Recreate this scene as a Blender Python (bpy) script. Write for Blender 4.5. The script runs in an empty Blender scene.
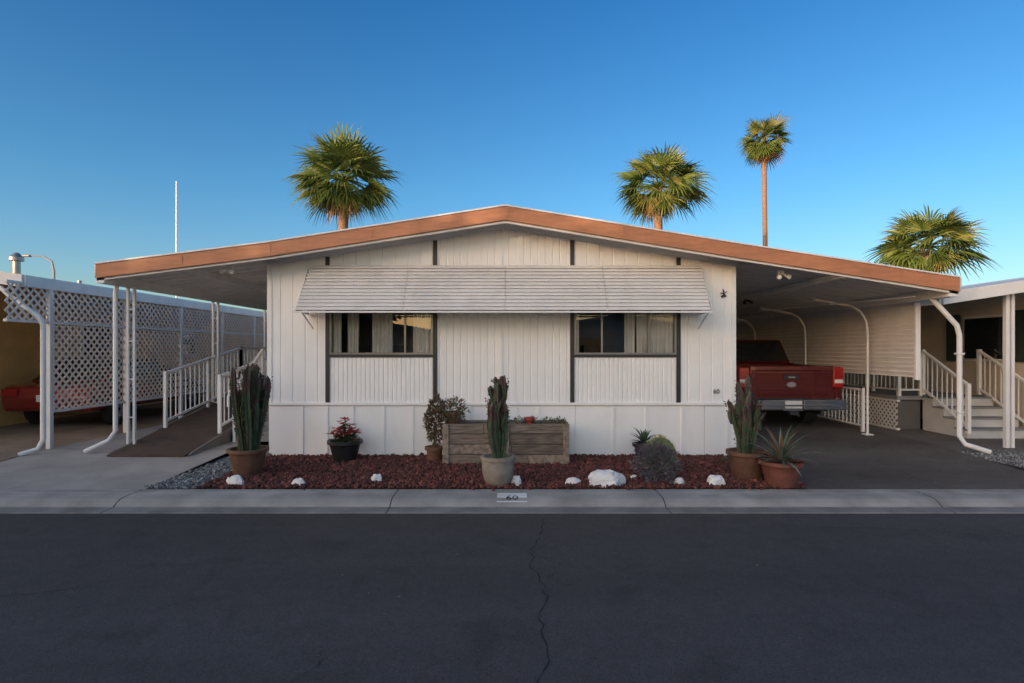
import bpy, math, random
from mathutils import Vector, Matrix
random.seed(7)
R=random.random
def U(a,b): return a+(b-a)*R()
scene=bpy.context.scene
scene.view_settings.view_transform='Standard'
try: scene.view_settings.look='None'
except Exception: pass
scene.view_settings.exposure=0
# ------------------------------------------------------------------ materials
MC={}
def mat(name,col,rough=.6,metal=0,var=.12,scale=3,bump=0,bscale=60,spec=.5,dirt=0,coat=0,stretch=None,trans=0):
    if name in MC: return MC[name]
    m=bpy.data.materials.new(name); m.use_nodes=True
    nt=m.node_tree; N=nt.nodes; L=nt.links
    b=N['Principled BSDF']
    b.inputs['Roughness'].default_value=rough; b.inputs['Metallic'].default_value=metal
    b.inputs['Specular IOR Level'].default_value=spec
    if coat: b.inputs['Coat Weight'].default_value=coat
    tc=N.new('ShaderNodeTexCoord'); src=tc.outputs['Object']
    if stretch:
        mp=N.new('ShaderNodeMapping'); mp.inputs['Scale'].default_value=stretch
        L.new(src,mp.inputs[0]); src=mp.outputs[0]
    no=N.new('ShaderNodeTexNoise'); no.inputs['Scale'].default_value=scale; no.inputs['Detail'].default_value=6
    L.new(src,no.inputs['Vector'])
    cr=N.new('ShaderNodeValToRGB')
    cr.color_ramp.elements[0].position=.3; cr.color_ramp.elements[1].position=.7
    c=list(col)
    cr.color_ramp.elements[0].color=(*[max(0,x*(1-var)) for x in c],1)
    cr.color_ramp.elements[1].color=(*[min(1,x*(1+var)) for x in c],1)
    L.new(no.outputs['Fac'],cr.inputs[0]); out=cr.outputs[0]
    if dirt:
        n2=N.new('ShaderNodeTexNoise'); n2.inputs['Scale'].default_value=1.3; n2.inputs['Detail'].default_value=8; n2.inputs['Roughness'].default_value=.7
        mp2=N.new('ShaderNodeMapping'); mp2.inputs['Scale'].default_value=(2.5,2.5,.5); L.new(tc.outputs['Object'],mp2.inputs[0]); L.new(mp2.outputs[0],n2.inputs['Vector'])
        r2=N.new('ShaderNodeValToRGB'); r2.color_ramp.elements[0].position=.5; r2.color_ramp.elements[1].position=.8
        r2.color_ramp.elements[0].color=(0,0,0,1); r2.color_ramp.elements[1].color=(dirt,dirt,dirt,1)
        L.new(n2.outputs['Fac'],r2.inputs[0])
        mx=N.new('ShaderNodeMix'); mx.data_type='RGBA'
        L.new(r2.outputs[0],mx.inputs[0]); L.new(out,mx.inputs[6]); mx.inputs[7].default_value=(c[0]*.5,c[1]*.45,c[2]*.38,1)
        out=mx.outputs[2]
    L.new(out,b.inputs['Base Color'])
    if bump:
        nb=N.new('ShaderNodeTexNoise'); nb.inputs['Scale'].default_value=bscale; nb.inputs['Detail'].default_value=4
        L.new(src,nb.inputs['Vector'])
        bp=N.new('ShaderNodeBump'); bp.inputs['Strength'].default_value=bump; bp.inputs['Distance'].default_value=.02
        L.new(nb.outputs['Fac'],bp.inputs['Height']); L.new(bp.outputs[0],b.inputs['Normal'])
    if trans:
        tr=N.new('ShaderNodeBsdfTranslucent'); L.new(out,tr.inputs[0])
        ms=N.new('ShaderNodeMixShader'); ms.inputs[0].default_value=trans
        o=N['Material Output']; L.new(b.outputs[0],ms.inputs[1]); L.new(tr.outputs[0],ms.inputs[2]); L.new(ms.outputs[0],o.inputs[0])
    MC[name]=m; return m
def asphalt(name,base,crack=.6,patch=.35,cs=.33,st=(.35,1,1)):
    m=bpy.data.materials.new(name); m.use_nodes=True
    nt=m.node_tree; N=nt.nodes; L=nt.links; b=N['Principled BSDF']
    tc=N.new('ShaderNodeTexCoord')
    def noise(s,d=6,r=.6,sc=None):
        n=N.new('ShaderNodeTexNoise'); n.inputs['Scale'].default_value=s; n.inputs['Detail'].default_value=d; n.inputs['Roughness'].default_value=r
        if sc:
            mp=N.new('ShaderNodeMapping'); mp.inputs['Scale'].default_value=sc; L.new(tc.outputs['Object'],mp.inputs[0]); L.new(mp.outputs[0],n.inputs['Vector'])
        else: L.new(tc.outputs['Object'],n.inputs['Vector'])
        return n
    def ramp(src,p0,p1,c0,c1):
        r=N.new('ShaderNodeValToRGB'); r.color_ramp.elements[0].position=p0; r.color_ramp.elements[1].position=p1
        r.color_ramp.elements[0].color=(*c0,1); r.color_ramp.elements[1].color=(*c1,1); L.new(src,r.inputs[0]); return r
    def mul(a,bb):
        x=N.new('ShaderNodeMix'); x.data_type='RGBA'; x.blend_type='MULTIPLY'; x.inputs[0].default_value=1
        L.new(a,x.inputs[6]); L.new(bb,x.inputs[7]); return x.outputs[2]
    big=ramp(noise(.5,7,.65,st).outputs['Fac'],.3,.7,[x*(1-patch) for x in base],[x*(1+patch) for x in base])
    fine=ramp(noise(95,3,.8).outputs['Fac'],.35,.7,(.6,.6,.6),(1.5,1.48,1.45))
    c=mul(big.outputs[0],fine.outputs[0])
    mid=ramp(noise(7,5,.7).outputs['Fac'],.3,.7,(.86,.86,.86),(1.1,1.1,1.1)); c=mul(c,mid.outputs[0])
    stain=ramp(noise(1.6,5,.6).outputs['Fac'],.28,.42,(.7,.7,.7),(1,1,1))
    c=mul(c,stain.outputs[0])
    nv=noise(1.1,6,.7); mixv=N.new('ShaderNodeMix'); mixv.data_type='RGBA'; mixv.inputs[0].default_value=.45
    L.new(tc.outputs['Object'],mixv.inputs[6]); L.new(nv.outputs['Color'],mixv.inputs[7])
    vo=N.new('ShaderNodeTexVoronoi'); vo.feature='DISTANCE_TO_EDGE'; vo.inputs['Scale'].default_value=cs*1.8
    L.new(mixv.outputs[2],vo.inputs['Vector'])
    cr=ramp(vo.outputs['Distance'],.001,.006,(1,1,1),(0,0,0))
    mk_=ramp(noise(.6,3).outputs['Fac'],.46,.56,(0,0,0),(crack,crack,crack))
    cm=mul(cr.outputs[0],mk_.outputs[0])
    fx=N.new('ShaderNodeMix'); fx.data_type='RGBA'; L.new(cm,fx.inputs[0]); L.new(c,fx.inputs[6]); fx.inputs[7].default_value=(base[0]*.35,base[1]*.35,base[2]*.35,1)
    L.new(fx.outputs[2],b.inputs['Base Color']); b.inputs['Roughness'].default_value=.8; b.inputs['Specular IOR Level'].default_value=.35
    bp=N.new('ShaderNodeBump'); bp.inputs['Strength'].default_value=.5; bp.inputs['Distance'].default_value=.006
    L.new(noise(130,3,.8).outputs['Fac'],bp.inputs['Height']); L.new(bp.outputs[0],b.inputs['Normal'])
    return m
def glassmat(name,tint=(.88,.9,.9)):
    m=bpy.data.materials.new(name); m.use_nodes=True; N=m.node_tree.nodes; L=m.node_tree.links
    N.remove(N['Principled BSDF'])
    g=N.new('ShaderNodeBsdfGlossy'); g.inputs['Roughness'].default_value=.01; g.inputs['Color'].default_value=(.9,.9,.9,1)
    t=N.new('ShaderNodeBsdfTransparent'); t.inputs[0].default_value=(*tint,1)
    f=N.new('ShaderNodeFresnel'); f.inputs['IOR'].default_value=1.6
    ms=N.new('ShaderNodeMixShader'); L.new(f.outputs[0],ms.inputs[0]); L.new(t.outputs[0],ms.inputs[1]); L.new(g.outputs[0],ms.inputs[2])
    L.new(ms.outputs[0],N['Material Output'].inputs[0]); return m
WHITE=mat('white_siding_paint',(.82,.81,.80),.5,var=.03,scale=2,bump=.05,bscale=25,dirt=.16)
WHITE2=mat('white_trim_paint',(.78,.78,.77),.45,var=.04,dirt=.2)
ALU=mat('white_aluminium',(.72,.71,.70),.4,var=.06,dirt=.25)
PAN=mat('carport_pan',(.80,.76,.71),.5,var=.06,dirt=.3)
FASC=mat('brown_fascia',(.44,.185,.09),.6,var=.16,scale=4,dirt=.35,stretch=(1,1,6))
DARK=mat('dark_trim',(.022,.02,.022),.5,var=.2)
CURT=mat('curtain_fabric',(.80,.74,.68),.9,var=.08,trans=.1)
FRAME=mat('window_aluminium',(.20,.19,.18),.35,metal=.5,var=.05)
GLASS=glassmat('window_glass')
CARGL=mat('car_glass',(.01,.012,.014),.04,spec=.8)
ROOF=mat('roof_metal',(.6,.6,.58),.5,dirt=.3)
TERRA=mat('terracotta',(.13,.062,.038),.6,var=.3,scale=9,bump=.2,bscale=30,dirt=.5)
POTG=mat('stone_pot',(.25,.21,.17),.7,var=.2,scale=12,bump=.2)
POTB=mat('black_pot',(.018,.018,.02),.4)
WOOD=mat('weathered_wood',(.20,.155,.12),.85,var=.5,scale=5,bump=.4,bscale=20,stretch=(1,8,9))
DECK=mat('ramp_deck',(.075,.048,.034),.9,var=.25,scale=5,bump=.4,bscale=30)
CONC=mat('concrete',(.35,.315,.285),.85,var=.18,scale=1.2,bump=.15,bscale=70,dirt=.45)
CONC2=mat('curb_concrete',(.31,.285,.26),.85,var=.25,scale=2.2,bump=.2,bscale=60,dirt=.5)
GUT=mat('gutter_concrete',(.20,.185,.17),.85,var=.3,scale=2.5,bump=.2,bscale=60,dirt=.6)
GROUND=mat('ground_dirt',(.13,.11,.085),.95,var=.25,scale=.6,bump=.3)
ROCKW=mat('white_rock',(.72,.70,.67),.8,var=.1,scale=8,bump=.5,bscale=18)
SOIL=mat('soil',(.05,.035,.025),.95)
JOINT=mat('joint_dark',(.06,.055,.05),.9)
lava=[mat('lava_a',(.125,.036,.026),.9,var=.3,scale=20),mat('lava_b',(.07,.024,.019),.9,var=.3,scale=20),mat('lava_c',(.19,.062,.045),.9,var=.3,scale=20)]
gray=[mat('grav_a',(.2,.2,.2),.9),mat('grav_b',(.1,.1,.105),.9),mat('grav_c',(.32,.31,.3),.9)]
# ------------------------------------------------------------------ mesh builder
class MB:
    def __init__(s): s.v=[];s.f=[];s.m=[]
    def add(s,vs,fs,mi=0):
        o=len(s.v); s.v+= [tuple(v) for v in vs]
        for f in fs: s.f.append(tuple(i+o for i in f)); s.m.append(mi)
    def box(s,x0,x1,y0,y1,z0,z1,mi=0):
        s.add([(x0,y0,z0),(x1,y0,z0),(x1,y1,z0),(x0,y1,z0),(x0,y0,z1),(x1,y0,z1),(x1,y1,z1),(x0,y1,z1)],
              [(0,3,2,1),(4,5,6,7),(0,1,5,4),(1,2,6,5),(2,3,7,6),(3,0,4,7)],mi)
    def beam(s,a,b,w,h,mi=0,up=(0,0,1)):
        a=Vector(a);b=Vector(b);t=(b-a).normalized();u=Vector(up)
        sd=t.cross(u)
        if sd.length<1e-4: sd=t.cross(Vector((0,1,0)))
        sd.normalize(); n=sd.cross(t).normalized()
        vs=[]
        for p in(a,b):
            for (i,j) in((-1,-1),(1,-1),(1,1),(-1,1)): vs.append(p+sd*i*w/2+n*j*h/2)
        s.add(vs,[(0,1,2,3),(7,6,5,4),(0,4,5,1),(1,5,6,2),(2,6,7,3),(3,7,4,0)],mi)
    def tube(s,pts,r,n=8,mi=0):
        pts=[Vector(p) for p in pts]; k=len(pts)
        if not isinstance(r,(list,tuple)): r=[r]*k
        vs=[];ref=None
        for i,p in enumerate(pts):
            t=(pts[min(i+1,k-1)]-pts[max(i-1,0)]).normalized()
            if ref is None: ref=Vector((1,0,0)) if abs(t.x)<.8 else Vector((0,1,0))
            a=(ref-t*ref.dot(t)).normalized(); b=t.cross(a); ref=a
            for j in range(n):
                q=2*math.pi*j/n; vs.append(p+a*math.cos(q)*r[i]+b*math.sin(q)*r[i])
        fs=[(i*n+j,i*n+(j+1)%n,(i+1)*n+(j+1)%n,(i+1)*n+j) for i in range(k-1) for j in range(n)]
        fs.append(tuple(range(n))[::-1]); fs.append(tuple((k-1)*n+j for j in range(n)))
        s.add(vs,fs,mi)
    def lathe(s,c,prof,n=24,mi=0):
        vs=[];k=len(prof)
        for (r,z) in prof:
            for j in range(n):
                q=2*math.pi*j/n; vs.append((c[0]+r*math.cos(q),c[1]+r*math.sin(q),c[2]+z))
        fs=[(i*n+j,i*n+(j+1)%n,(i+1)*n+(j+1)%n,(i+1)*n+j) for i in range(k-1) for j in range(n)]
        fs.append(tuple(range(n))[::-1]); fs.append(tuple((k-1)*n+j for j in range(n)))
        s.add(vs,fs,mi)
    def prism_x(s,poly,x0,x1,mi=0):
        n=len(poly); vs=[(x0,y,z) for y,z in poly]+[(x1,y,z) for y,z in poly]
        s.add(vs,[tuple(range(n)),tuple(range(2*n-1,n-1,-1))]+[(i,i+n,(i+1)%n+n,(i+1)%n) for i in range(n)],mi)
    def leaf(s,p,d,l,w,mi=0,roll=None):
        d=Vector(d).normalized(); p=Vector(p)
        q=Vector((U(-1,1),U(-1,1),U(-1,1))) if roll is None else roll
        sd=d.cross(q)
        if sd.length<1e-3: sd=d.cross(Vector((0,0,1.01)))
        sd.normalize()
        s.add([p,p+d*l*.5+sd*w/2,p+d*l,p+d*l*.5-sd*w/2],[(0,1,2,3)],mi)
def coll(o): scene.collection.objects.link(o)
def root(name,loc=(0,0,0),rot=0):
    o=bpy.data.objects.new(name,None); o.location=loc; o.rotation_euler[2]=rot; o.empty_display_size=.2; coll(o); return o
def mk(name,mb,mats,parent=None,bevel=0,smooth=False,fixn=True):
    me=bpy.data.meshes.new(name); me.from_pydata(mb.v,[],mb.f)
    for m in (mats if isinstance(mats,list) else [mats]): me.materials.append(m)
    me.polygons.foreach_set('material_index',mb.m)
    if smooth: me.polygons.foreach_set('use_smooth',[True]*len(mb.f))
    me.update()
    o=bpy.data.objects.new(name,me); coll(o)
    if fixn:
        import bmesh
        bm=bmesh.new(); bm.from_mesh(me); bmesh.ops.recalc_face_normals(bm,faces=bm.faces); bm.to_mesh(me); bm.free()
    if bevel:
        b=o.modifiers.new('bevel','BEVEL'); b.width=bevel; b.segments=2; b.limit_method='ANGLE'; b.angle_limit=.7
    if smooth:
        try:
            me.set_sharp_from_angle(angle=math.radians(40))
        except Exception: pass
    if parent: o.parent=parent
    return o
def text(name,s,loc,size,m,parent,rot=(math.pi/2,0,0)):
    c=bpy.data.curves.new(name,'FONT'); c.body=s; c.size=size; c.extrude=.003; c.align_x='CENTER'
    c.materials.append(m); o=bpy.data.objects.new(name,c); o.location=loc; o.rotation_euler=rot; coll(o); o.parent=parent; return o
# ------------------------------------------------------------------ ground
mb=MB()
ys=[(-2500,-.01),(-3.3,-.01),(-3.2,-.1),(6.66,-.1),(6.74,-.012),(2500,-.012)]
for i in range(5):
    (a,za),(b,zb)=ys[i],ys[i+1]; mb.add([(-2500,a,za),(2500,a,za),(2500,b,zb),(-2500,b,zb)],[(0,1,2,3)])
mk('ground',mb,GROUND)
mb=MB(); mb.add([(-300,-2.75,-.08),(300,-2.75,-.08),(300,6.12,-.08),(-300,6.12,-.08)],[(0,1,2,3)])
def crackline(p,q,w=.012):
    n=44; pts=[]; off=0; ax=Vector((q[0]-p[0],q[1]-p[1],0)); nr=Vector((-ax.y,ax.x,0)).normalized()
    for i in range(n+1):
        off+=U(-.045,.045); t=i/n; pts.append(Vector((p[0],p[1],-.0765))+ax*t+nr*off*(1 if i<n else 0))
    for a,b in zip(pts,pts[1:]):
        ww=w*U(.3,1.2); mb.add([a-nr*ww/2,b-nr*ww/2,b+nr*ww/2,a+nr*ww/2],[(0,1,2,3)],1)
crackline((.35,5.9),(.55,2.2)); crackline((.45,4.2),(.2,5.2),.007); crackline((.95,6.0),(1.0,5.1),.006); crackline((1.25,6.0),(6.5,4.6),.008)
crackline((-1.1,3.3),(-.7,2.4),.008); crackline((-4.2,5.7),(-2.3,5.95),.007); crackline((3.6,3.9),(6.0,3.4),.008); crackline((5.2,6),(5.6,4.9),.006); crackline((-6,3.8),(-3.2,4.2),.008)
mk('road',mb,[asphalt('road_asphalt',(.064,.057,.055),.35,.26,st=(.12,1,1)),mat('crack_dark',(.020,.019,.020),.95)],fixn=False)
def curb(name,prof,k):
    mb=MB(); x=-120.3
    while x<120:
        x1=x+3.05; g=.014
        n=len(prof); vs=[(x+g/2,y,z) for y,z in prof]+[(x1-g/2,y,z) for y,z in prof]
        for i in range(n-1): mb.add([vs[i],vs[i+1],vs[i+1+n],vs[i+n]],[(0,1,2,3)],2 if i<k else 0)
        vs=[(x1-g/2,y,z-.006) for y,z in prof]+[(x1+g/2,y,z-.006) for y,z in prof]
        mb.add(vs,[(i,i+1,i+1+n,i+n) for i in range(n-1)],1)
        x=x1
    return mk(name,mb,[CONC2,JOINT,GUT],fixn=False)
curb('curb',[(6.085,-.085),(6.095,-.071),(6.27,-.068),(6.285,-.062),(6.33,-.03),(6.39,-.004),(6.44,.004),(6.60,.010),(6.605,.002),(6.62,.002),(6.625,.010),(6.78,.010),(6.78,-.05)],3)
curb('curb',[(-2.7,-.074),(-3.0,-.062),(-3.1,.0),(-3.35,.01),(-3.35,-.05)][::-1],0)
def drive(name,x0,x1,pts,m,joints=()):
    mb=MB()
    for i in range(len(pts)-1):
        (a,za),(b,zb)=pts[i],pts[i+1]; mb.add([(x0,a,za),(x1,a,za),(x1,b,zb),(x0,b,zb)],[(0,1,2,3)])
    for (a,za) in joints: mb.add([(x0,a-.008,za+.003),(x1,a-.008,za+.003),(x1,a+.008,za+.003),(x0,a+.008,za+.003)],[(0,1,2,3)],1)
    return mk(name,mb,[m,JOINT])
drive('driveway',-7.35,-4.38,[(6.78,.008),(9.0,.10),(30,.10)],CONC,[(9.0,.101),(12,.1)])
drive('driveway',-10.6,-7.37,[(6.78,.007),(8.6,.09),(30,.095)],mat('old_concrete',(.25,.19,.14),.9,var=.3,scale=1,bump=.2,dirt=.5),[(8.6,.09)])
drive('driveway',3.52,6.95,[(6.78,.008),(9.4,.12),(30,.12)],asphalt('drive_asphalt',(.112,.094,.082),.9,.4,.6))
drive('driveway',6.97,11,[(6.78,.006),(9.4,.11),(30,.115)],asphalt('drive_asphalt2',(.15,.132,.118),.6,.3,.5))
def rocks(name,x0,x1,y0,y1,n,s0,s1,mats,base,zb):
    mb=MB(); mb.add([(x0,y0,zb),(x1,y0,zb),(x1,y1,zb),(x0,y1,zb)],[(0,1,2,3)],1)
    for i in range(n):
        x=U(x0,x1);y=U(y0,y1)
        if R()<.03: x+=U(-.12,.12); y-=U(0,.12)
        s=U(s0,s1)*(1 if R()<.9 else 1.5); z=zb+s*.3+U(0,.012)
        A=Matrix.Rotation(U(0,6.28),3,Vector((U(-1,1),U(-1,1),U(-1,1))).normalized())
        P=[(1,0,0),(0,1,0),(-1,0,0),(0,-1,0),(0,0,1),(0,0,-1)]
        vs=[Vector((x,y,z))+A@Vector((p[0]*s*U(.7,1.2),p[1]*s*U(.6,1.1),p[2]*s*U(.6,1.))) for p in P]
        mb.add(vs,[(0,1,4),(1,2,4),(2,3,4),(3,0,4),(1,0,5),(2,1,5),(3,2,5),(0,3,5)],random.choice([0,0,1,1,2]))
    return mk(name,mb,mats,fixn=False)
rocks('lava_rock_mulch',-3.76,3.50,6.80,8.87,15000,.014,.034,lava,0,.012)
rocks('gravel',-4.37,-3.78,6.80,9.4,3500,.010,.024,gray,0,.008)
rocks('gravel',6.9,7.9,6.8,9.0,2500,.010,.02,gray,0,.07)
def rock(px,w,h,y):
    x=(px-512)*y/569; mb=MB(); n=10; rows=6
    w/=2; vs=[];ph=[U(.75,1.2) for _ in range(n)]
    for i in range(rows):
        t=i/(rows-1)
        for j in range(n):
            q=2*math.pi*j/n; r=w*math.cos(t*1.45)**.6*ph[j]*U(.88,1.1)
            vs.append((x+r*math.cos(q),y+r*.7*math.sin(q),.0+h*math.sin(t*1.5)*U(.88,1.08)))
    fs=[(i*n+j,i*n+(j+1)%n,(i+1)*n+(j+1)%n,(i+1)*n+j) for i in range(rows-1) for j in range(n)]
    fs.append(tuple((rows-1)*n+j for j in range(n)))
    mb.add(vs,fs); mk('white_rock',mb,ROCKW)
for a in [(236,.24,.13,6.98),(299,.17,.10,6.95),(377,.15,.11,7.15),(517,.13,.13,6.98),(573,.18,.10,7.0),(607,.46,.19,7.0),(679,.16,.10,7.0),(716,.24,.14,6.95),(634,.12,.07,7.3)]: rock(*a)
# ------------------------------------------------------------------ main home
HP=[(-6.13,2.945),(-3.6,3.26),(-0.1,3.80),(3.29,3.25),(6.59,2.745)]
def rz(x,P=HP):
    if x<=P[0][0]: return P[0][1]
    for (a,za),(b,zb) in zip(P,P[1:]):
        if x<=b: return za+(zb-za)*(x-a)/(b-a)
    return P[-1][1]
WY=8.89; XL,XR=-3.81,3.485
home=root('manufactured_home')
def ribwall(mb,x0,x1,z0,zt,y,pitch=.1,gw=.018,gd=.008,mi=0):
    f=zt if callable(zt) else (lambda x:zt)
    n=max(1,round((x1-x0)/pitch)); p=(x1-x0)/n
    for i in range(n):
        a=x0+i*p; b=a+p
        pts=[(a,y+gd),(a+gw/2,y+gd),(a+gw,y),(b-gw/2,y),(b,y+gd)]
        for (xa,ya),(xb,yb) in zip(pts,pts[1:]):
            mb.add([(xa,ya,z0),(xb,yb,z0),(xb,yb,f(xb)),(xa,ya,f(xa))],[(0,1,2,3)],mi)
mb=MB()
top=lambda x:rz(x)-.11
wins=[(-2.845,-1.235,1.60,2.30),(.975,2.565,1.60,2.30)]
SK=.83
xs=[XL,wins[0][0],wins[0][1],wins[1][0],wins[1][1],XR]
ribwall(mb,XL,xs[1],SK,top,WY,.20)
ribwall(mb,xs[2],-.16,SK,top,WY,.11); ribwall(mb,-.16,xs[3],SK,top,WY,.11)
ribwall(mb,xs[4],XR,SK,top,WY,.20)
for w in wins:
    ribwall(mb,w[0],w[1],SK,w[2],WY,.07); ribwall(mb,w[0],w[1],w[3],top,WY,.20)
mb.box(XL,XL+.05,WY+.012,27,.83,3.1); mb.box(XR-.05,XR,WY+.012,27,.83,3.1); mb.box(XL+.05,XR-.05,26.9,27,.0,3.3)
mk('siding',mb,WHITE,home)
mb=MB()
x=XL
while x<XR-.05:
    b=min(x+U(.28,.62),XR)
    mb.box(x+.006,b-.006,WY+.012,WY+.03,.0,SK-.0)
    if R()<.75: mb.box(b-.02,b+.02,WY-.002,WY+.012,.0,SK-.03)
    x=b
mb.box(XL,XR,WY+.03,WY+.05,0,SK)
mb.box(XL-.015,XR+.015,WY-.022,WY+.01,SK-.02,SK+.02)
mb.box(XL,XL+.05,WY+.05,27,0,.83); mb.box(XR-.05,XR,WY+.05,27,0,.83)
mk('skirting',mb,WHITE,home)
mb=MB()
mb.box(XL-.012,XL+.06,WY-.014,WY-.001,SK+.02,rz(XL)-.13); mb.box(XR-.06,XR+.012,WY-.014,WY-.001,SK+.02,rz(XR)-.13)
for (a,b) in ((XL-.03,-.1),(-.1,XR+.03)):
    za,zb=rz(a)-.115,rz(b)-.115
    mb.add([(a,WY-.03,za-.12),(b,WY-.03,zb-.12),(b,WY-.03,zb),(a,WY-.03,za),(a,WY-.015,za-.12),(b,WY-.015,zb-.12),(b,WY-.015,zb),(a,WY-.015,za)],
      [(0,1,2,3),(0,4,5,1),(3,2,6,7),(4,7,6,5),(0,3,7,4),(1,5,6,2)])
mb.box(-.185,-.145,WY-.012,WY-.001,SK+.02,3.5)
mk('wall_trim',mb,WHITE2,home)
mb=MB()
for xx in (wins[0][0]-.035,wins[0][1]+.035,wins[1][0]-.035,wins[1][1]+.035):
    mb.box(xx-.032,xx+.032,WY-.018,WY+.0,SK+.02,rz(xx)-.25)
for w in wins: mb.box(w[0]-.003,w[1]+.003,WY-.016,WY,w[2]-.045,w[2]-.002)
mk('dark_boards',mb,DARK,home)
for k,w in enumerate(wins):
    x0,x1,z0,z1=w; mb=MB()
    y0,y1=WY-.02,WY+.05; t=.028
    mb.box(x0,x0+t,y0,y1,z0,z1);mb.box(x1-t,x1,y0,y1,z0,z1);mb.box(x0+t,x1-t,y0,y1,z0,z0+t);mb.box(x0+t,x1-t,y0,y1,z1-t,z1)
    W_=x1-x0
    for q in (.27,.73): mb.box(x0+W_*q-.014,x0+W_*q+.014,y0+.01,y1,z0+t,z1-t)
    mk('window_frame',mb,FRAME,home)
    mb=MB(); mb.add([(x0+t,WY+.015,z0+t),(x1-t,WY+.015,z0+t),(x1-t,WY+.015,z1-t),(x0+t,WY+.015,z1-t)],[(0,1,2,3)]); mk('window_glass',mb,GLASS,home,fixn=False)
    mb=MB()
    rng=[(0,.10),(.16,.26),(.40,.60),(.80,.99)] if k==0 else [(.0,.05),(.50,.60),(.62,.72),(.74,.99)]
    for (a,b) in rng:
        n=int((b-a)*110)+4; pv=None
        for i in range(n+1):
            xx=x0+W_*(a+(b-a)*i/n); yy=WY+.075+.018*math.sin(i*1.25)+U(-.004,.004)
            if pv: mb.add([(pv[0],pv[1],z0-.1),(xx,yy,z0-.1),(xx,yy,z1+.05),(pv[0],pv[1],z1+.05)],[(0,1,2,3)])
            pv=(xx,yy)
    mk('curtain',mb,CURT,home,smooth=True,fixn=False)
    mb=MB()
    mb.box(x0-.3,x1+.3,WY+2.2,WY+2.25,.85,3.0); mb.box(x0-.3,x0-.25,WY+.03,WY+2.2,.85,3.0); mb.box(x1+.25,x1+.3,WY+.03,WY+2.2,.85,3.0)
    mb.box(x0-.3,x1+.3,WY+.05,WY+2.2,.8,.85); mb.box(x0-.3,x1+.3,WY+.05,WY+2.2,2.5,2.55)
    mb.box(x0+.3,x0+.9,WY+1.2,WY+1.7,.85,1.75,1)
    mk('room_interior',mb,[mat('room_wall',(.3,.27,.24),.9),mat('room_furniture',(.09,.06,.04),.6)],home)
FY=8.40
mb=MB()
for (a,za),(b,zb) in zip(HP,HP[1:]):
    mb.add([(a,FY,za-.012),(b,FY,zb-.012),(b,27,zb-.012),(a,27,za-.012)],[(0,1,2,3)])
for (a,za),(b,zb) in zip(HP,HP[1:]):
    if a>=-3.7 and b<=3.4:
        mb.add([(a,FY+.03,za-.11),(b,FY+.03,zb-.11),(b,27,zb-.11),(a,27,za-.11)],[(0,1,2,3)])
mk('roof_deck',mb,ROOF,home,fixn=False)
def band(mb,P,y0,y1,t0,t1,mi=0):
    for (a,za),(b,zb) in zip(P,P[1:]):
        mb.add([(a,y0,za+t0),(b,y0,zb+t0),(b,y0,zb+t1),(a,y0,za+t1),(a,y1,za+t0),(b,y1,zb+t0),(b,y1,zb+t1),(a,y1,za+t1)],
          [(0,1,2,3),(0,4,5,1),(3,2,6,7),(4,7,6,5)],mi)
    for (a,za) in (P[0],P[-1]):
        mb.add([(a,y0,za+t0),(a,y0,za+t1),(a,y1,za+t1),(a,y1,za+t0)],[(0,1,2,3)],mi)
mb=MB(); band(mb,HP,FY-.03,FY,-.215,-.012)
# lower lip and lap joints of the fascia metal
band(mb,HP,FY-.042,FY-.032,-.215,-.190)
for xx in (-4.9,-3.6,-2.1,-.1,1.6,3.29,4.9):
    mb.box(xx-.05,xx+.05,FY-.036,FY-.031,rz(xx)-.185,rz(xx)-.03)
mk('fascia',mb,FASC,home)
mb=MB(); band(mb,HP,FY-.045,FY+.02,-.010,.012); band(mb,HP,FY-.0,FY+.05,-.25,-.217); mk('roof_edge_metal',mb,ALU,home)
def pans(mb,xa,xb,P,y0,y1,drop=.12,pitch=.30):
    y=y0
    while y<y1:
        pr=[(y,0),(y+.05,0),(y+.07,-.045),(y+pitch-.02,-.045),(y+pitch,0)]
        for (ya,da),(yb,db) in zip(pr,pr[1:]):
            mb.add([(xa,ya,rz(xa,P)-drop+da),(xb,ya,rz(xb,P)-drop+da),(xb,yb,rz(xb,P)-drop+db),(xa,yb,rz(xa,P)-drop+db)],[(0,1,2,3)])
        y+=pitch
mb=MB(); pans(mb,-6.1,XL,HP,FY+.05,24); pans(mb,XR,6.56,HP,FY+.05,24)
mk('carport_ceiling',mb,PAN,home,fixn=False)
mb=MB()
mb.box(-6.14,-6.02,FY+.0,24,2.66,2.85); mb.box(6.46,6.60,FY+.0,24,2.46,2.65)
mb.box(-6.17,-6.141,FY,24,2.80,2.93); mb.box(6.601,6.64,FY,24,2.6,2.735)
mb.box(-4.95,-4.87,FY+.06,24,rz(-4.9)-.26,rz(-4.9)-.17)
mb.box(4.9,4.98,FY+.06,24,rz(4.95)-.26,rz(4.95)-.17)
mk('carport_beams',mb,ALU,home)
mb=MB()
for y in (8.95,11.5,13.9,17.5,21):
    for dx in (0,.10):
        mb.box(-6.07+dx,-6.07+dx+.036,y,y+.038,.1,2.66)
    for z in (.6,1.2,1.8,2.3): mb.box(-6.034,-5.97,y+.01,y+.03,z,z+.02)
mb.tube([(-6.10,8.80,2.75),(-6.12,8.78,2.55),(-6.12,8.78,.42),(-6.2,8.75,.28),(-6.52,8.68,.12)],.034,8)
for y in (10.4,12.6,15.2,18):
    mb.tube([(6.50,y,.12),(6.50,y,2.0),(6.47,y,2.2),(6.36,y,2.38),(6.2,y,2.47),(5.95,y,2.52),(5.5,y,2.6)],.022,8)
    mb.box(6.43,6.57,y-.07,y+.07,.12,.14)
mb.box(6.47,6.54,8.98,9.04,.1,2.46) if False else None
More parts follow.
